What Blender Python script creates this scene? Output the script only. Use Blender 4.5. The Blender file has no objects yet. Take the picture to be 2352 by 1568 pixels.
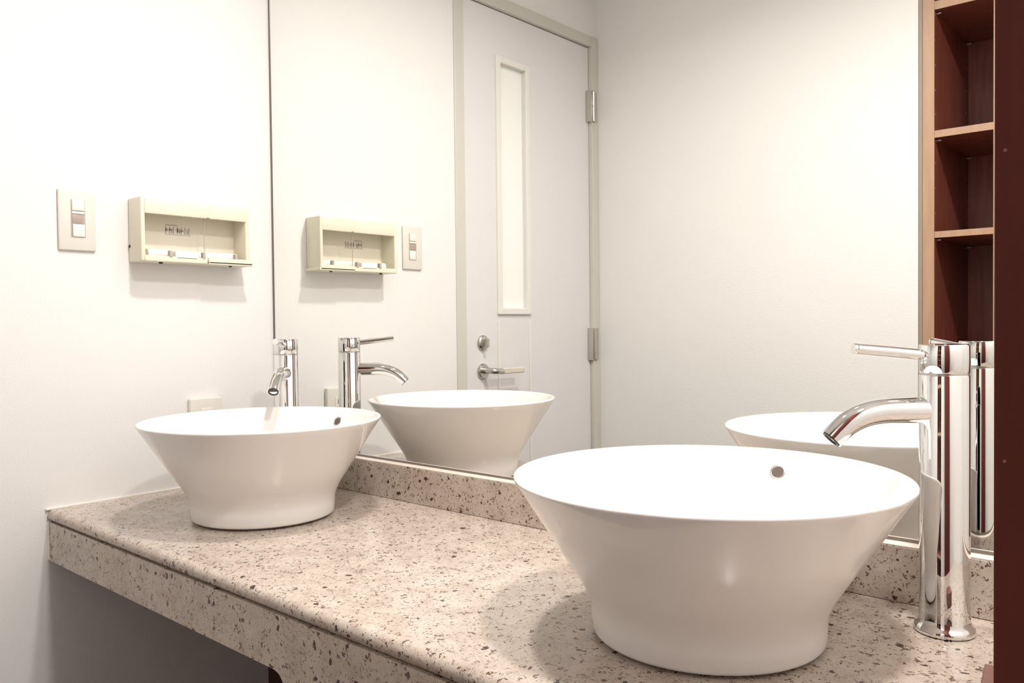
import bpy, bmesh, math, random
from mathutils import Vector, Matrix
random.seed(4)
ZC = 0.72                      # height of the countertop above the floor
sc = bpy.context.scene
C = sc.collection
PI = math.pi

# ------------------------------------------------------------------ camera, world, lights, exposure
cd = bpy.data.cameras.new('camera'); cam = bpy.data.objects.new('camera', cd); C.objects.link(cam)
r = Vector((0.7494402388, 0.6619898910, -0.0104265314)); u = Vector((-0.0063492552, 0.0229338337, 0.9997168230)); f = Vector((-0.6620415511, 0.7491618139, -0.0213906802))
cam.matrix_world = Matrix(((r.x, u.x, -f.x, 1.7222), (r.y, u.y, -f.y, -1.0915), (r.z, u.z, -f.z, 0.3493+ZC), (0, 0, 0, 1)))
cd.sensor_width = 36.0; cd.lens = 1887.89*36/2352; cd.clip_start = 0.01
sc.camera = cam

w = bpy.data.worlds.new('world'); sc.world = w; w.use_nodes = True
w.node_tree.nodes['Background'].inputs[0].default_value = (1, .95, .9, 1)
w.node_tree.nodes['Background'].inputs[1].default_value = 0.3

CEIL = 1.515+ZC
def area(name, loc, rot, size, power, col, spread=180, shape='DISK', size_y=None):
    l = bpy.data.lights.new(name, 'AREA'); l.shape = shape; l.size = size
    if size_y: l.size_y = size_y
    l.energy = power; l.color = col; l.spread = math.radians(spread)
    o = bpy.data.objects.new(name, l); C.objects.link(o); o.location = loc; o.rotation_euler = rot
    return o
WARM = (1.0, 0.965, 0.925)
area('downlight_beam', (0.88, -0.34, CEIL-0.012), (0, 0, 0), 0.10, 9.0, WARM, 160)
area('downlight_beam', (1.62, -0.50, CEIL-0.012), (0, 0, 0), 0.12, 12.5, WARM, 178)

sc.view_settings.view_transform = 'Standard'; sc.view_settings.look = 'None'
sc.view_settings.exposure = 0.36; sc.view_settings.gamma = 1.0; sc.view_settings.use_curve_mapping = False

# ------------------------------------------------------------------ materials
def mat(name, col=(.8,.8,.8), rough=.5, metal=0.0, **kw):
    m = bpy.data.materials.new(name); m.use_nodes = True
    b = m.node_tree.nodes['Principled BSDF']
    b.inputs['Base Color'].default_value = (*col, 1); b.inputs['Roughness'].default_value = rough
    b.inputs['Metallic'].default_value = metal
    for k, v in kw.items(): b.inputs[k.replace('_', ' ')].default_value = v
    return m
def N(m, t, **kw):
    n = m.node_tree.nodes.new(t)
    for k, v in kw.items(): setattr(n, k, v)
    return n
def L(m, a, b): m.node_tree.links.new(a, b)
def B(m): return m.node_tree.nodes['Principled BSDF']
def coords(m, scale=(1,1,1)):
    tc = N(m, 'ShaderNodeTexCoord'); mp = N(m, 'ShaderNodeMapping'); mp.inputs['Scale'].default_value = scale
    L(m, tc.outputs['Object'], mp.inputs['Vector']); return mp.outputs['Vector']
def noise(m, vec, scale, detail=2, rough=.5):
    n = N(m, 'ShaderNodeTexNoise'); n.inputs['Scale'].default_value = scale; n.inputs['Detail'].default_value = detail
    n.inputs['Roughness'].default_value = rough; L(m, vec, n.inputs['Vector']); return n
def ramp(m, fac, stops):
    n = N(m, 'ShaderNodeValToRGB'); e = n.color_ramp.elements
    while len(e) < len(stops): e.new(.5)
    for i, (p, c) in enumerate(stops): e[i].position = p; e[i].color = (*c, 1)
    L(m, fac, n.inputs['Fac']); return n.outputs['Color']
def bump(m, h, strength, dist):
    b = N(m, 'ShaderNodeBump'); b.inputs['Strength'].default_value = strength; b.inputs['Distance'].default_value = dist
    L(m, h, b.inputs['Height']); L(m, b.outputs['Normal'], B(m).inputs['Normal'])
def math_(m, op, a, b=None, clamp=False):
    n = N(m, 'ShaderNodeMath', operation=op); n.use_clamp = clamp
    for i, v in enumerate((a, b)):
        if v is None: continue
        if isinstance(v, (int, float)): n.inputs[i].default_value = v
        else: L(m, v, n.inputs[i])
    return n.outputs[0]
def mix(m, fac, a, b):
    n = N(m, 'ShaderNodeMix', data_type='RGBA')
    if isinstance(fac, (int, float)): n.inputs[0].default_value = fac
    else: L(m, fac, n.inputs[0])
    for i, v in ((6, a), (7, b)):
        if isinstance(v, tuple): n.inputs[i].default_value = (*v, 1)
        else: L(m, v, n.inputs[i])
    return n.outputs[2]

def wall_material(name, col):
    m = mat(name, col, .62); v = coords(m)
    n = noise(m, v, 260, 3, .6); n2 = noise(m, v, 3, 2)
    c = mix(m, n2.outputs['Fac'], tuple(x*.97 for x in col), tuple(min(1, x*1.02) for x in col))
    L(m, c, B(m).inputs['Base Color']); bump(m, n.outputs['Fac'], .35, .0012); return m
M_wall = wall_material('white_plaster', (.83, .812, .793))
M_ceil = wall_material('ceiling_plaster', (.83, .812, .793))

def granite():
    m = mat('speckled_granite', (.7, .6, .5), .16); v = coords(m)
    big = noise(m, v, 26, 3, .55); fine = noise(m, v, 230, 3, .65)
    base = ramp(m, big.outputs['Fac'], [(.30, (.45, .37, .315)), (.5, (.52, .445, .38)), (.70, (.565, .50, .43))])
    base = mix(m, math_(m, 'MULTIPLY', ramp(m, fine.outputs['Fac'], [(.48, (0, 0, 0)), (.66, (1, 1, 1))]), .40), base, (.37, .27, .22))
    # warp the coordinates so that the grains grow tails
    def warped(nscale, amount):
        wn = noise(m, v, nscale, 3, .6)
        sub = N(m, 'ShaderNodeVectorMath', operation='SUBTRACT'); L(m, wn.outputs['Color'], sub.inputs[0]); sub.inputs[1].default_value = (.5, .5, .5)
        scl = N(m, 'ShaderNodeVectorMath', operation='SCALE'); L(m, sub.outputs[0], scl.inputs[0]); scl.inputs['Scale'].default_value = amount
        add = N(m, 'ShaderNodeVectorMath', operation='ADD'); L(m, v, add.inputs[0]); L(m, scl.outputs[0], add.inputs[1])
        return add.outputs[0]
    w1, w2 = warped(115, .028), warped(75, .018)
    def grains(vec, scale, keep, size, soft):
        vo = N(m, 'ShaderNodeTexVoronoi'); vo.inputs['Scale'].default_value = scale; L(m, vec, vo.inputs['Vector'])
        sep = N(m, 'ShaderNodeSeparateColor'); L(m, vo.outputs['Color'], sep.inputs[0])
        k = math_(m, 'LESS_THAN', sep.outputs[0], keep)
        sz = math_(m, 'MULTIPLY', math_(m, 'ADD', sep.outputs[1], .4), size)
        d = math_(m, 'DIVIDE', math_(m, 'SUBTRACT', sz, vo.outputs['Distance']), soft, True)
        return math_(m, 'MULTIPLY', d, k)
    ridge = noise(m, w2, 62, 3, .55)            # thin wandering brown veinlets
    rf = ramp(m, math_(m, 'ABSOLUTE', math_(m, 'SUBTRACT', ridge.outputs['Fac'], .5)), [(0, (1, 1, 1)), (.022, (0, 0, 0))])
    gate = ramp(m, noise(m, v, 75, 2).outputs['Fac'], [(.50, (0, 0, 0)), (.60, (1, 1, 1))])
    c = mix(m, math_(m, 'MULTIPLY', math_(m, 'MULTIPLY', rf, gate), .6), base, (.30, .19, .145))
    c = mix(m, math_(m, 'MULTIPLY', grains(w1, 210, .50, .36, .10), .8), c, (.20, .12, .09))
    c = mix(m, math_(m, 'MULTIPLY', grains(w1, 125, .62, .32, .05), .95), c, (.095, .048, .036))
    c = mix(m, grains(w2, 62, .24, .22, .04), c, (.055, .024, .02))
    L(m, c, B(m).inputs['Base Color'])
    return m
M_granite = granite()

def wood(name, dark, light, rough=.35, scale=1.0, bands=True):
    m = mat(name, dark, rough); v = coords(m, (1, 1, .07))
    n = noise(m, v, 60*scale, 4, .65); n2 = noise(m, coords(m), 9, 3)
    c = ramp(m, n.outputs['Fac'], [(.3, dark), (.7, light)])
    c = mix(m, math_(m, 'MULTIPLY', n2.outputs['Fac'], .5), c, tuple(x*.7 for x in dark))
    L(m, c, B(m).inputs['Base Color']); bump(m, n.outputs['Fac'], .1, .0005); return m
M_wood = wood('mahogany_wood', (.23, .063, .041), (.40, .124, .085), .34)
M_wood_panel = wood('dark_mahogany_panel', (.090, .017, .011), (.15, .028, .019), .6)
B(M_wood_panel).inputs['Specular IOR Level'].default_value = .2
M_edge = wood('light_edge_wood', (.43, .26, .165), (.54, .34, .22), .45)
M_under = wood('brown_bounce_dimmer', (.07, .022, .013), (.10, .035, .022), .6)  # for the unseen board that dims bounce light
M_floor = wood('brown_floor', (.05, .015, .008), (.08, .026, .014), .6)

M_porcelain = mat('white_porcelain', (.85, .82, .79), .28, 0, Coat_Weight=.7, Coat_Roughness=.02)
M_chrome = mat('chrome', (.80, .80, .795), .03, 1)
M_mirror = mat('mirror_glass', (.93, .935, .915), .0, 1)
M_mirror_edge = mat('mirror_edge', (.20, .185, .165), .35, .6)
M_black = mat('black_rubber', (.02, .018, .016), .6)
M_dark = mat('dark_hole', (.035, .03, .025), .5)
M_lit_top = mat('painted_lit_granite_top', (.80, .69, .61), .3)  # paler than the granite: lamplight put into the colour
M_trim = mat('grey_brown_trim', (.33, .26, .20), .5)
M_caulk = mat('white_sealant', (.86, .82, .75), .5)
M_door = wall_material('pale_grey_door_paint', (.76, .735, .735)); B(M_door).inputs['Roughness'].default_value = .45
M_bead = mat('off_white_bead', (.80, .775, .73), .4)
M_frame = mat('grey_cream_frame_paint', (.62, .60, .54), .4)
M_frost = mat('frosted_glass', (.93, .93, .90), .25)
M_steel = mat('brushed_steel', (.60, .57, .53), .28, 1)
M_sleeve = mat('cream_lever_sleeve', (.68, .62, .53), .4)
M_cream = mat('cream_plastic', (.80, .755, .61), .38)
M_cream2 = mat('aged_cream_plastic', (.82, .765, .64), .45)
M_plate = mat('switch_plate_plastic', (.74, .70, .64), .4)
M_key = mat('white_key_plastic', (.84, .80, .76), .35)
M_taupe = mat('taupe_indicator', (.42, .33, .29), .4)
M_grey = mat('grey_mark', (.45, .42, .36), .5)
M_clear = mat('clear_plastic', (.95, .95, .92), .1, 0, Transmission_Weight=.9, IOR=1.2)
M_block = wood('red_brown_block_wood', (.17, .07, .055), (.24, .11, .09), .4)
M_lamp = mat('lamp_lens', (.9, .9, .9), .4); B(M_lamp).inputs['Emission Color'].default_value = (1, .93, .84, 1); B(M_lamp).inputs['Emission Strength'].default_value = 8

# ------------------------------------------------------------------ mesh helpers
def link(name, bm, m, parent=None, smooth=False, angle=None):
    me = bpy.data.meshes.new(name); bmesh.ops.recalc_face_normals(bm, faces=bm.faces[:]); bm.to_mesh(me); bm.free()
    for x in (m if isinstance(m, (list, tuple)) else [m]): me.materials.append(x)
    if smooth:
        for p in me.polygons: p.use_smooth = True
        if angle: me.set_sharp_from_angle(angle=math.radians(angle))
    o = bpy.data.objects.new(name, me); C.objects.link(o)
    if parent: o.parent = parent
    return o
def box(bm, x0, x1, y0, y1, z0, z1, bev=0, seg=2):
    g = bmesh.ops.create_cube(bm, size=1)['verts']
    for v in g: v.co = Vector(((x0+x1)/2+v.co.x*(x1-x0), (y0+y1)/2+v.co.y*(y1-y0), (z0+z1)/2+v.co.z*(z1-z0)))
    if bev:
        es = list({e for v in g for e in v.link_edges})
        bmesh.ops.bevel(bm, geom=es, offset=bev, segments=seg, affect='EDGES', profile=.5)
    return bm
def nb(): return bmesh.new()
def lathe(bm, prof, seg=64, axis=None, org=(0,0,0)):
    """prof: (r, z) pairs; axis gives a matrix for direction"""
    Mx = Matrix.Translation(org) @ (axis.to_4x4() if axis else Matrix.Identity(4))
    rings = []
    for (rr, z) in prof:
        if rr < 1e-6: rings.append([bm.verts.new(Mx @ Vector((0, 0, z)))])
        else: rings.append([bm.verts.new(Mx @ Vector((rr*math.cos(2*PI*i/seg), rr*math.sin(2*PI*i/seg), z))) for i in range(seg)])
    for a, b in zip(rings[:-1], rings[1:]):
        for i in range(seg):
            j = (i+1) % seg
            if len(a) == 1 and len(b) == 1: continue
            if len(a) == 1: bm.faces.new((a[0], b[i], b[j]))
            elif len(b) == 1: bm.faces.new((a[i], a[j], b[0]))
            else: bm.faces.new((a[i], a[j], b[j], b[i]))
    return bm
def dirmat(d):
    return Vector(d).normalized().to_track_quat('Z', 'Y').to_matrix()
def smoothpath(pts, n=8):
    pts = [Vector(p) for p in pts]; out = []
    P = [pts[0]*2-pts[1]]+pts+[pts[-1]*2-pts[-2]]
    for i in range(1, len(P)-2):
        a, b, c, d = P[i-1:i+3]
        for k in range(n):
            t = k/n
            out.append(.5*((2*b)+(c-a)*t+(2*a-5*b+4*c-d)*t*t+(3*b-a-3*c+d)*t**3))
    out.append(pts[-1]); return out
def tube(bm, path, radii, seg=32, cap=True):
    if isinstance(radii, (int, float)): radii = [radii]*len(path)
    rings = []; up = Vector((0, 0, 1))
    for i, p in enumerate(path):
        d = (path[min(i+1, len(path)-1)]-path[max(i-1, 0)]).normalized()
        s = d.cross(up); s = s.normalized() if s.length > 1e-4 else Vector((1, 0, 0)); t = s.cross(d)
        rings.append([bm.verts.new(p+(s*math.cos(2*PI*k/seg)+t*math.sin(2*PI*k/seg))*radii[i]) for k in range(seg)])
    for a, b in zip(rings[:-1], rings[1:]):
        for k in range(seg): bm.faces.new((a[k], a[(k+1) % seg], b[(k+1) % seg], b[k]))
    if cap: bm.faces.new(rings[0][::-1]); bm.faces.new(rings[-1])
    return bm
def tag(o, label=None, cat=None, group=None, kind=None):
    if label: o['label'] = label
    if cat: o['category'] = cat
    if group: o['group'] = group
    if kind: o['kind'] = kind
    return o
def empty(name, loc, rz=0):
    o = bpy.data.objects.new(name, None); C.objects.link(o); o.location = loc; o.rotation_euler = (0, 0, rz); o.empty_display_size = .05
    return o
def copy_tree(o, parent=None):
    c = o.copy(); C.objects.link(c)
    if parent: c.parent = parent
    for ch in [x for x in bpy.data.objects if x.parent == o]: copy_tree(ch, c)
    return c
bpy_objs = bpy.data.objects

# ------------------------------------------------------------------ the room
X1, Y0 = 2.05, -1.32
def struct(name, bm, m, parent=None):
    o = link(name, bm, m, parent)
    if parent is None: tag(o, kind='structure')
    return o
bm = nb(); box(bm, -.1, 0, -.611, .1, 0, CEIL); box(bm, -.1, 0, Y0, -.611, 1.358+ZC, CEIL)
struct('wall_left', bm, M_wall)
struct('wall_back', box(nb(), 0, X1, .006, .1, 0, CEIL), M_wall)
struct('wall_front', box(nb(), -.1, 1.068, Y0-.1, Y0, 0, CEIL), M_wall)
bm = nb(); box(bm, 1.470, X1, Y0-.1, Y0, 0, CEIL)
o = struct('wall_front.001', bm, M_wall)
struct('wall_right', box(nb(), X1, X1+.1, Y0-.1, .1, 0, CEIL), M_wall)
struct('floor', box(nb(), -.3, X1+.1, Y0-.6, .1, -.1, 0), M_floor)
struct('ceiling', box(nb(), -.1, X1+.1, Y0-.6, .1, CEIL, CEIL+.1), M_ceil)
struct('trim_1', box(nb(), 1.068, 1.0795, Y0-.1, Y0-.006, 0, CEIL), M_trim)

# door in the left wall (seen in the mirror)
door = empty('door_1', (0, -.96, 0)); tag(door, 'pale door with a tall narrow glass strip, seen in the mirror', kind='structure')
def dpart(name, bm, m, parent=None, **k):
    bmesh.ops.translate(bm, verts=bm.verts[:], vec=(0, .96, 0)); return link(name, bm, m, parent or door, **k)
yl0, yl1, zt = -1.281, -.652, 1.318+ZC
gy0, gy1, gz0, gz1 = -.934, -.812, .398+ZC, 1.160+ZC      # glass opening
bm = nb()
box(bm, -.038, -.004, yl0, gy0, .01, zt); box(bm, -.038, -.004, gy1, yl1, .01, zt)
box(bm, -.038, -.004, gy0, gy1, .01, gz0); box(bm, -.038, -.004, gy0, gy1, gz1, zt)
leaf = dpart('door_leaf', bm, M_door)
bm = nb()
box(bm, -.06, .005, yl1+.002, -.611, 0, 1.358+ZC, .002); box(bm, -.06, .012, Y0+.001, yl0-.002, 0, 1.358+ZC, .002)
box(bm, -.06, .010, yl0-.002, yl1+.002, zt+.003, 1.358+ZC, .002)
dpart('door_frame', bm, M_frame)
dpart('door_stop', box(nb(), -.08, -.045, Y0, -.611, 0, 1.358+ZC), M_frame)
bm = nb(); t = .019
for a in ((gy0-t, gy0+.001, gz0-t, gz1+t), (gy1-.001, gy1+t, gz0-t, gz1+t), (gy0, gy1, gz0-t, gz0+.001), (gy0, gy1, gz1-.001, gz1+t)):
    box(bm, -.006, .005, *a, .0025)
dpart('glazing_bead', bm, M_bead)
dpart('glass_pane', box(nb(), -.022, -.017, gy0, gy1, gz0, gz1), M_frost)
bm = nb()
for a in ((gy0-t, gy0-t+.010), (gy1+t-.010, gy1+t)): box(bm, -.006, .001, *a, .12, gz0-t-.022, .001)
box(bm, -.006, .001, gy0-t, gy1+t, .112, .122, .001)
dpart('lower_moulding', bm, M_bead)
# turn knob, lever
def xlathe(prof, y, z, seg=40): return lathe(nb(), prof, seg, dirmat((1, 0, 0)), (-.004, y, z))
k = dpart('lock_rose', xlathe([(0, 0), (.023, 0), (.0235, .004), (.021, .008), (.014, .011), (.0, .011)], -.725, .293+ZC), M_steel, smooth=True, angle=40)
bm = nb(); box(bm, .006, .022, -.731, -.719, .279+ZC, .307+ZC, .003); dpart('thumb_turn', bm, M_steel)
dpart('lever_rose', xlathe([(0, 0), (.024, 0), (.024, .005), (.020, .010), (.0, .010)], -.724, .206+ZC), M_steel, smooth=True, angle=40)
bm = nb(); tube(bm, smoothpath([(.0, -.724, .208+ZC), (.03, -.725, .208+ZC), (.042, -.735, .207+ZC), (.044, -.765, .205+ZC)], 6), .009, 20)
lv = dpart('door_lever', bm, M_steel, smooth=True, angle=50)
bm = nb(); box(bm, .038, .050, -.862, -.76, .197+ZC, .215+ZC, .004, 3)
g = dpart('lever_sleeve', bm, M_sleeve, lv)
for z0, z1 in ((1.057, 1.166), (.218, .332)):
    bm = nb(); lathe(bm, [(0, z0+ZC), (.0055, z0+ZC), (.0075, z0+ZC+.003), (.0075, (z0+z1)/2+ZC-.001), (.0068, (z0+z1)/2+ZC), (.0075, (z0+z1)/2+ZC+.001), (.0075, z1+ZC-.003), (.0055, z1+ZC), (0, z1+ZC)], 24, None, (.014, -1.288, 0))
    box(bm, -.003, .0135, -1.31, -1.266, z0+ZC, z1+ZC, .001)
    dpart('hinge', bm, M_steel, smooth=True, angle=30)

# ------------------------------------------------------------------ countertop
top = empty('vanity_countertop', (0, 0, ZC)); tag(top, 'pinkish beige speckled granite vanity counter with upstand, running under both sinks', 'countertop')
YF = -.5064
def cpart(name, bm, m, parent=None, **k):
    bmesh.ops.translate(bm, verts=bm.verts[:], vec=(0, 0, 0)); return link(name, bm, m, parent or top, **k)
def prism_x(prof, x0, x1):
    bm = nb(); a = [bm.verts.new((x0, y, z)) for y, z in prof]; b = [bm.verts.new((x1, y, z)) for y, z in prof]; n = len(prof)
    for i in range(n): bm.faces.new((a[i], a[(i+1) % n], b[(i+1) % n], b[i]))
    bm.faces.new(a[::-1]); bm.faces.new(b); return bm
rr = .0115
prof = [(.0, 0), (.0, -.023)]+[(YF+.002+rr+rr*math.cos(t), -rr+rr*math.sin(t)) for t in [math.radians(270-i*10) for i in range(0, 19)]]
slab = cpart('slab', prism_x(prof, .004, X1-.001), M_granite, smooth=True, angle=50)
# apron: shallow at the left, cut down to a deeper end panel further right
bm = nb(); pts = [(.006, -.0235), (.006, -.0985), (.782, -.0985), (.792, -.101), (.800, -.108), (.812, -.125), (.836, -.70), (X1-.001, -.70), (X1-.001, -.0235)]
a = [bm.verts.new((x, YF+.0035, z)) for x, z in pts]; b = [bm.verts.new((x, YF+.026, z)) for x, z in pts]; n = len(pts)
for i in range(n): bm.faces.new((a[i], a[(i+1) % n], b[(i+1) % n], b[i]))
bm.faces.new(a); bm.faces.new(b[::-1])
cpart('apron', bm, M_granite)
cpart('upstand', box(nb(), .002, X1-.001, -.0211, .0055, .0003, .0700, .0012), M_granite)
bm = nb()
box(bm, .0, .005, YF-.001, -.02, -.001, .0028, .001); box(bm, .0, .0055, YF+.002, YF+.008, -.097, -.022, .001)
cpart('sealant_bead', bm, M_caulk)
cpart('upstand_lit_strip', box(nb(), .002, X1-.001, -.0208, -.0012, .0698, .0716, .0006), M_lit_top)  # thin pale strip painting the lamplight on the upstand's top face

cpart('added_dimming_board', box(nb(), .001, X1-.001, -.030, -.012, -.719, -.0235), M_under)  # unseen board, added to darken and redden bounce light under the counter
# ------------------------------------------------------------------ mirror
mir = empty('wall_mirror', (1.0, 0, ZC+.8)); tag(mir, 'large frameless wall mirror standing on the granite upstand', 'mirror')
def mpart(name, bm, m):
    bmesh.ops.translate(bm, verts=bm.verts[:], vec=(-1.0, 0, -ZC-.8)); return link(name, bm, m, mir)
mpart('mirror_pane', box(nb(), .0045, X1-.002, 0, .0055, .0745+ZC, 1.50+ZC), M_mirror)
bm = nb(); box(bm, .0006, .0052, -.0012, .0055, .071+ZC, 1.50+ZC); mpart('side_edge', bm, M_mirror_edge)
bm = nb(); box(bm, .0052, X1-.002, -.0012, .0055, .0705+ZC, .0755+ZC); mpart('bottom_channel', bm, M_mirror_edge)

# ------------------------------------------------------------------ vessel sinks
def bez(pts, n): return [(p.x, p.y) for p in smoothpath([(a, b, 0) for a, b in pts], n)]
def rin(z): return .137+.586*(z-.045)-.0085
def make_sink(ang):
    t = empty('vessel_sink', (0, 0, ZC))
    outer = [(0, .0006), (.108, .0006), (.1125, .0036), (.1240, .0038)]+bez([(.1258, .0046), (.1272, .0075), (.1281, .018), (.1288, .032), (.1318, .0435), (.1375, .0555), (.1443, .0665), (.1560, .0845)], 5)+[(.1560+(.2150-.1560)*k/10, .0845+(.1755-.0845)*k/10) for k in range(1, 11)]
    rim = [(.2156, .1770), (.2155, .1785), (.2146, .1797), (.2128, .1802), (.2105, .1800), (.2085, .1790), (.2068, .1770)]
    inner = [(.2068+(.150-.2068)*k/10, .1770+(.085-.1770)*k/10) for k in range(1, 11)]+bez([(.142, .073), (.128, .056), (.105, .042), (.070, .034), (.030, .031), (.0, .0305)], 6)[1:]
    link('bowl', lathe(nb(), outer+rim+inner, 160), M_porcelain, t, smooth=True, angle=60)
    # overflow hole with its ring on the mirror-side wall
    z = .1535; rad = .2068-(.1770-z)*(.0568/.092)
    c = Vector((rad*math.cos(ang), rad*math.sin(ang), z)); s = .0568/.092
    nrm = Vector((-math.cos(ang), -math.sin(ang), s)).normalized()
    bm = nb(); lathe(bm, [(.0075, .0001), (.0075, .0012), (.0086, .0018), (.0100, .0012), (.0106, .0)], 32, dirmat(nrm), c-nrm*.0004)
    link('overflow_ring', bm, M_steel, t, smooth=True)
    bm = nb(); lathe(bm, [(0, .0004), (.0078, .0004), (.0078, -.001), (0, -.001)], 32, dirmat(nrm), c)
    link('overflow_hole', bm, M_taupe2, t)
    bm = nb(); lathe(bm, [(0, .0375), (.020, .0370), (.023, .035), (.024, .0312), (.0, .0308)], 40)
    link('drain_stopper', bm, M_chrome, t, smooth=True, angle=40)
    return t
M_taupe2 = mat('overflow_shadow', (.10, .075, .06), .5)
s1 = make_sink(math.radians(90)); s1.location = (1.2755, -.2606, ZC)
tag(s1, 'large round white vessel sink in the foreground, beside the right-hand faucet', 'sink', 'white vessel sinks on the granite counter')
s2 = copy_tree(s1); s2.location = (.3708, -.2606, ZC); s2.rotation_euler = (0, 0, math.radians(9))
tag(s2, 'round white vessel sink at the far end of the counter by the left wall', 'sink', 'white vessel sinks on the granite counter')

# ------------------------------------------------------------------ faucets (local +x is the spout direction)
def make_faucet():
    t = empty('faucet', (0, 0, ZC)); R = .0258
    link('base_flange', lathe(nb(), [(0, .0003), (.0298, .0003), (.0312, .0016), (.0314, .0046), (.0305, .0072), (.0288, .0088), (.0272, .0115), (.0263, .0165), (R+.0001, .0240), (0, .0240)], 64), M_chrome, t, smooth=True, angle=45)
    link('body', lathe(nb(), [(0, .020), (R, .020), (R, .2868), (R-.0006, .2878), (0, .2878)], 96), M_chrome, t, smooth=True, angle=40)
    link('collar_ring', lathe(nb(), [(0, .2872), (R-.0007, .2872), (R-.0007, .2908), (0, .2908)], 96), M_steel, t, smooth=True, angle=40)
    link('head', lathe(nb(), [(0, .2902), (R-.0006, .2902), (R, .2912), (R, .3203), (R-.0010, .3216), (0, .3219)], 96), M_chrome, t, smooth=True, angle=40)
    lv = link('lever', tube(nb(), smoothpath([(.018, 0, .3090), (.034, 0, .3110), (.060, 0, .3138), (.0985, 0, .3176)], 6), .0059, 28), M_chrome, t, smooth=True, angle=50)
    bm = tube(nb(), [Vector((.0985, 0, .3176)), Vector((.0995, 0, .3177))], .0046, 28); tube(bm, [Vector((.0995, 0, .3177)), Vector((.1030, 0, .31805))], .0060, 28)
    link('lever_tip', bm, M_chrome, lv, smooth=True, angle=50)
    path = smoothpath([(.018, 0, .2485), (.045, 0, .2485), (.070, 0, .2480), (.090, 0, .2440), (.107, 0, .2360), (.119, 0, .2262), (.1275, 0, .2178)], 8)
    sp = link('spout', tube(nb(), path, [.0145-.0022*i/(len(path)-1) for i in range(len(path))], 48), M_chrome, t, smooth=True, angle=60)
    d = (path[-1]-path[-3]).normalized()
    link('aerator', lathe(nb(), [(0, .0), (.0107, .0), (.0107, .0012), (.0080, .0012), (.0078, -.0005), (0, -.0005)], 32, dirmat(d), path[-1]), M_dark, sp)
    return t
f1 = make_faucet(); f1.location = (1.4775, -.088, ZC); f1.rotation_euler = (0, 0, math.radians(223))
tag(f1, 'tall chrome faucet in the foreground, standing right of the nearer sink', 'faucet', 'tall chrome faucets beside the sinks')
f2 = copy_tree(f1); f2.location = (.1800, -.084, ZC); f2.rotation_euler = (0, 0, math.radians(-45))
tag(f2, 'tall chrome faucet behind the far sink, near the left wall corner', 'faucet', 'tall chrome faucets beside the sinks')

# ------------------------------------------------------------------ dispenser on the left wall
dp = empty('paper_dispenser', (0, -.216, ZC+.55)); tag(dp, 'open cream plastic towel dispenser mounted on the left wall beside the mirror', 'dispenser')
def ppart(name, bm, m, parent=None, **k):
    bmesh.ops.translate(bm, verts=bm.verts[:], vec=(0, .216, -.55)); return link(name, bm, m, parent or dp, **k)
ya, yb, za, zb, dx = -.338, -.095, .485, .6165, .0586
bm = nb()
box(bm, .0005, dx, ya, ya+.009, za, zb, .003, 3); box(bm, .0005, dx, yb-.009, yb, za, zb, .003, 3)
box(bm, .0005, dx, ya+.004, yb-.004, zb-.008, zb, .003, 3); box(bm, .0005, dx-.004, ya+.004, yb-.004, za, za+.008, .003, 3)
ppart('casing', bm, M_cream, smooth=True, angle=40)
ppart('back_plate', box(nb(), .0005, .006, ya+.005, yb-.005, za+.004, zb-.004), M_cream2)
bm = nb(); box(bm, dx-.007, dx+.001, ya+.008, -.196, zb-.034, zb-.003, .0015); box(bm, dx-.007, dx+.001, -.190, yb-.006, zb-.034, zb-.003, .0015)
box(bm, dx-.005, dx, -.198, -.188, zb-.032, zb-.006, .0005)
ppart('top_flap', bm, M_cream, smooth=True, angle=40)
bm = nb(); box(bm, .004, dx+.006, -.195, yb+.006, za-.001, za+.006, .002); box(bm, dx-.001, dx+.006, -.195, yb+.004, za, za+.013, .002)
ppart('tray_lip', bm, M_cream, smooth=True, angle=40)
bm = nb(); box(bm, dx-.004, dx+.003, ya+.006, -.197, za+.0, za+.012, .002); ppart('tray_lip', bm, M_cream)
bm = nb(); box(bm, dx-.028, dx+.003, -.268, -.218, za+.006, za+.024, .003); tube(bm, [Vector((.03, -.315, za+.018)), Vector((.03, -.115, za+.018))], .010, 24)
ppart('roller', bm, mat('white_roller_plastic', (.86, .84, .80), .35), smooth=True, angle=40)
for y in (-.278, -.205, -.130):
    bm = nb(); box(bm, dx-.006, dx+.0045, y-.003, y+.003, za+.010, za+.024, .001); ppart('clip', bm, M_grey)
# moulded lettering, worn beyond reading
bm = nb(); x = .0062; rnd = random.Random(3)
box(bm, x-.001, x+.0006, -.262, -.236, .5675, .5695); box(bm, x-.001, x+.0006, -.264, -.205, .5480, .5490)
for i in range(7):
    y = -.262+i*.0085
    box(bm, x-.001, x+.0006, y, y+.0014, .550, .5655); box(bm, x-.001, x+.0006, y, y+.006, .557+rnd.uniform(-.003, .004), .5585+rnd.uniform(0, .004))
    if i % 2: box(bm, x-.001, x+.0006, y+.005, y+.0064, .551, .560)
ppart('moulded_mark', bm, M_grey)
ppart('cover_edge', box(nb(), dx-.0095, dx-.0083, -.1985, -.1975, .497, zb-.012), M_grey)
for (y, z) in ((-.3385, .5175),):
    bm = nb(); lathe(bm, [(0, 0), (.0035, 0), (.0028, .0015), (0, .002)], 16, dirmat((0, -1, 0)), (.0055, -.3378, z)); ppart('screw', bm, M_black)
for y in (-.292, -.135):
    bm = nb(); lathe(bm, [(0, 0), (.0042, 0), (.0036, .003), (0, .0035)], 16, dirmat((0, 0, -1)), (.045, y, za)); ppart('foot_stud', bm, M_black)

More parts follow.
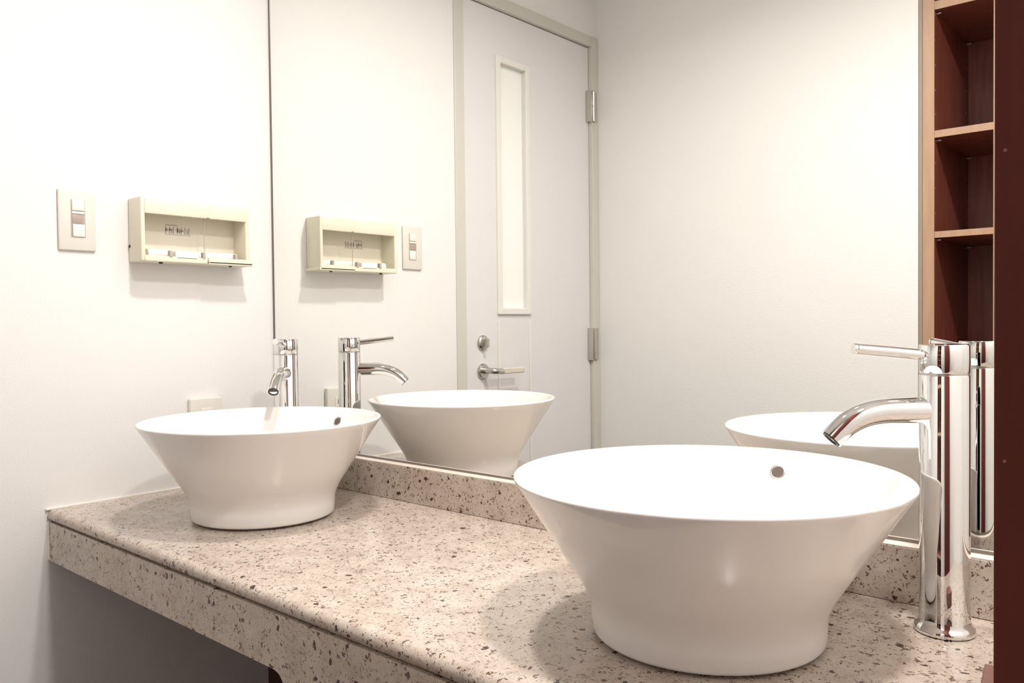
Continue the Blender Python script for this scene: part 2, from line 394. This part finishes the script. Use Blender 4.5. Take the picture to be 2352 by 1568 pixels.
# ------------------------------------------------------------------ switch and outlet
sw = empty('light_switch', (0, -.4395, ZC+.5623)); tag(sw, 'beige wall switch plate with a column of keys, left of the dispenser', 'switch')
def spart(name, a, m, bev=.0008, seg=2):
    return link(name, box(nb(), *a, bev, seg), m, sw, smooth=True, angle=40)
spart('plate', (.0004, .0065, -.035, .035, -.060, .060), M_plate, .003, 3)
spart('key_recess', (.005, .0068, -.0125, .0150, -.0335, .0405), M_grey, .0004)
spart('key', (.006, .0098, -.0105, .0130, .0185, .0395), M_key)
spart('key', (.006, .0085, -.0105, .0130, .0125, .0172), M_key, .0003)
spart('indicator', (.006, .0078, -.0105, .0105, -.0065, .0110), M_taupe)
spart('key', (.006, .0092, -.0090, .0130, -.0325, -.0080), M_key)
ol = empty('wall_outlet', (0, -.180, ZC+.133)); tag(ol, 'cream outlet plate low on the left wall, behind the far sink', 'outlet')
link('plate', box(nb(), .0004, .013, -.0375, .0375, -.060, .060, .003, 3), M_plate, ol, smooth=True, angle=40)
for z in (.024, -.024):
    s = link('socket', box(nb(), .012, .0142, -.014, .014, z-.014, z+.014, .0015), M_key, ol)
    for y in (-.006, .006): link('slot', box(nb(), .0135, .0144, y-.001, y+.001, z-.006, z+.006), M_dark, s)

# ------------------------------------------------------------------ built-in open shelving opposite the mirror
cb = empty('shelf_cabinet', (1.27, Y0, 0)); tag(cb, 'tall open mahogany shelf cabinet with light wood front edges, seen in the mirror', 'cabinet')
def bpart(name, bm, m, parent=None, **k):
    bmesh.ops.translate(bm, verts=bm.verts[:], vec=(-1.27, -Y0, 0)); return link(name, bm, m, parent or cb, **k)
YB = -1.69; HT = CEIL-.01
def board(name, x0, x1):
    p = bpart(name, box(nb(), x0, x1, YB, Y0-.002, .0, HT), M_wood)
    bpart('edge_strip', box(nb(), x0-.0002, x1+.0002, Y0-.003, Y0+.0006, .0, HT, .0004), M_edge, p)
board('side_panel', 1.0807, 1.1085); board('divider', 1.2482, 1.2670); board('side_panel', 1.440, 1.4675)
bpart('back_panel', box(nb(), 1.0807, 1.4675, YB-.012, YB, 0, HT), M_wood)
SZ = [1.1761, .8360, .5684, .262, -.06, -.38]
for (xa, xb) in ((1.1089, 1.2478), (1.2674, 1.4396)):
    for i, z in enumerate(SZ):
        th = (.022, .0186, .0165, .018, .018, .018)[i]
        s = bpart('shelf', box(nb(), xa, xb, YB+.001, Y0-.004, z+ZC, z+th+ZC), M_wood)
        bpart('edge_strip', box(nb(), xa, xb, Y0-.0045, Y0-.0005, z-.0002+ZC, z+th+.0002+ZC, .0004), M_edge, s)
for y in (-1.333, -1.665):
    for z in (1.098, 1.031, .965, .901, .769, .7015, .635):
        bm = lathe(nb(), [(0, .0012), (.0016, .0012), (.0024, .0008), (.0028, 0), (0, 0)], 14, dirmat((1, 0, 0)), (1.1085, y, z+ZC)); bpart('peg_socket', bm, M_steel, smooth=True)
    for z in (1.1761, .8360, .5684):
        bm = tube(nb(), [Vector((1.108, y-.012, z+ZC-.004)), Vector((1.120, y-.012, z+ZC-.004))], .0038, 14); bpart('shelf_pin', bm, M_steel, smooth=True, angle=40)

# ------------------------------------------------------------------ dark panel in the right foreground, block on the counter
pn = empty('wooden_partition', (1.86, -.87, 0)); tag(pn, 'dark mahogany upright panel filling the right edge in front of the counter', 'panel')
def qpart(name, bm, m, parent=None):
    bmesh.ops.translate(bm, verts=bm.verts[:], vec=(-1.86, .87, 0)); return link(name, bm, m, parent or pn)
PX = 1.6817
qpart('board', box(nb(), PX, X1-.001, -.885, -.857, 0, CEIL-.002, .0006), M_wood_panel)
for z in (.512, .439, .386, .318, .258):
    qpart('peg_hole_plug', lathe(nb(), [(0, .0002), (.00035, .0002), (.00045, 0), (0, 0)], 12, dirmat((0, -1, 0)), (PX+.0022, -.885, z+ZC)), M_wood)
bk = link('wooden_block', box(nb(), 0, .05, -.05, 0, 0, .022, .0015), M_block); bk.location = (1.5435, -.216, ZC+.0004); bk.rotation_euler = (0, 0, math.radians(8))
tag(bk, 'small reddish brown block lying on the counter at the lower right edge', 'block')

# ------------------------------------------------------------------ ceiling lights
def downlight(x, y, rad, label):
    t = empty('ceiling_downlight', (x, y, CEIL)); tag(t, label, 'ceiling light', 'ceiling downlights')
    link('trim_ring', lathe(nb(), [(rad, -.001), (rad+.003, -.006), (rad+.012, -.005), (rad+.016, -.0005), (rad, -.0003)], 48), M_bead, t, smooth=True, angle=40)
    link('lens', lathe(nb(), [(0, -.002), (rad, -.002), (rad, -.0005), (0, -.0005)], 48), M_lamp, t)
downlight(.88, -.34, .05, 'round ceiling downlight between the two sinks')
downlight(1.62, -.50, .06, 'round ceiling downlight above the foreground sink')
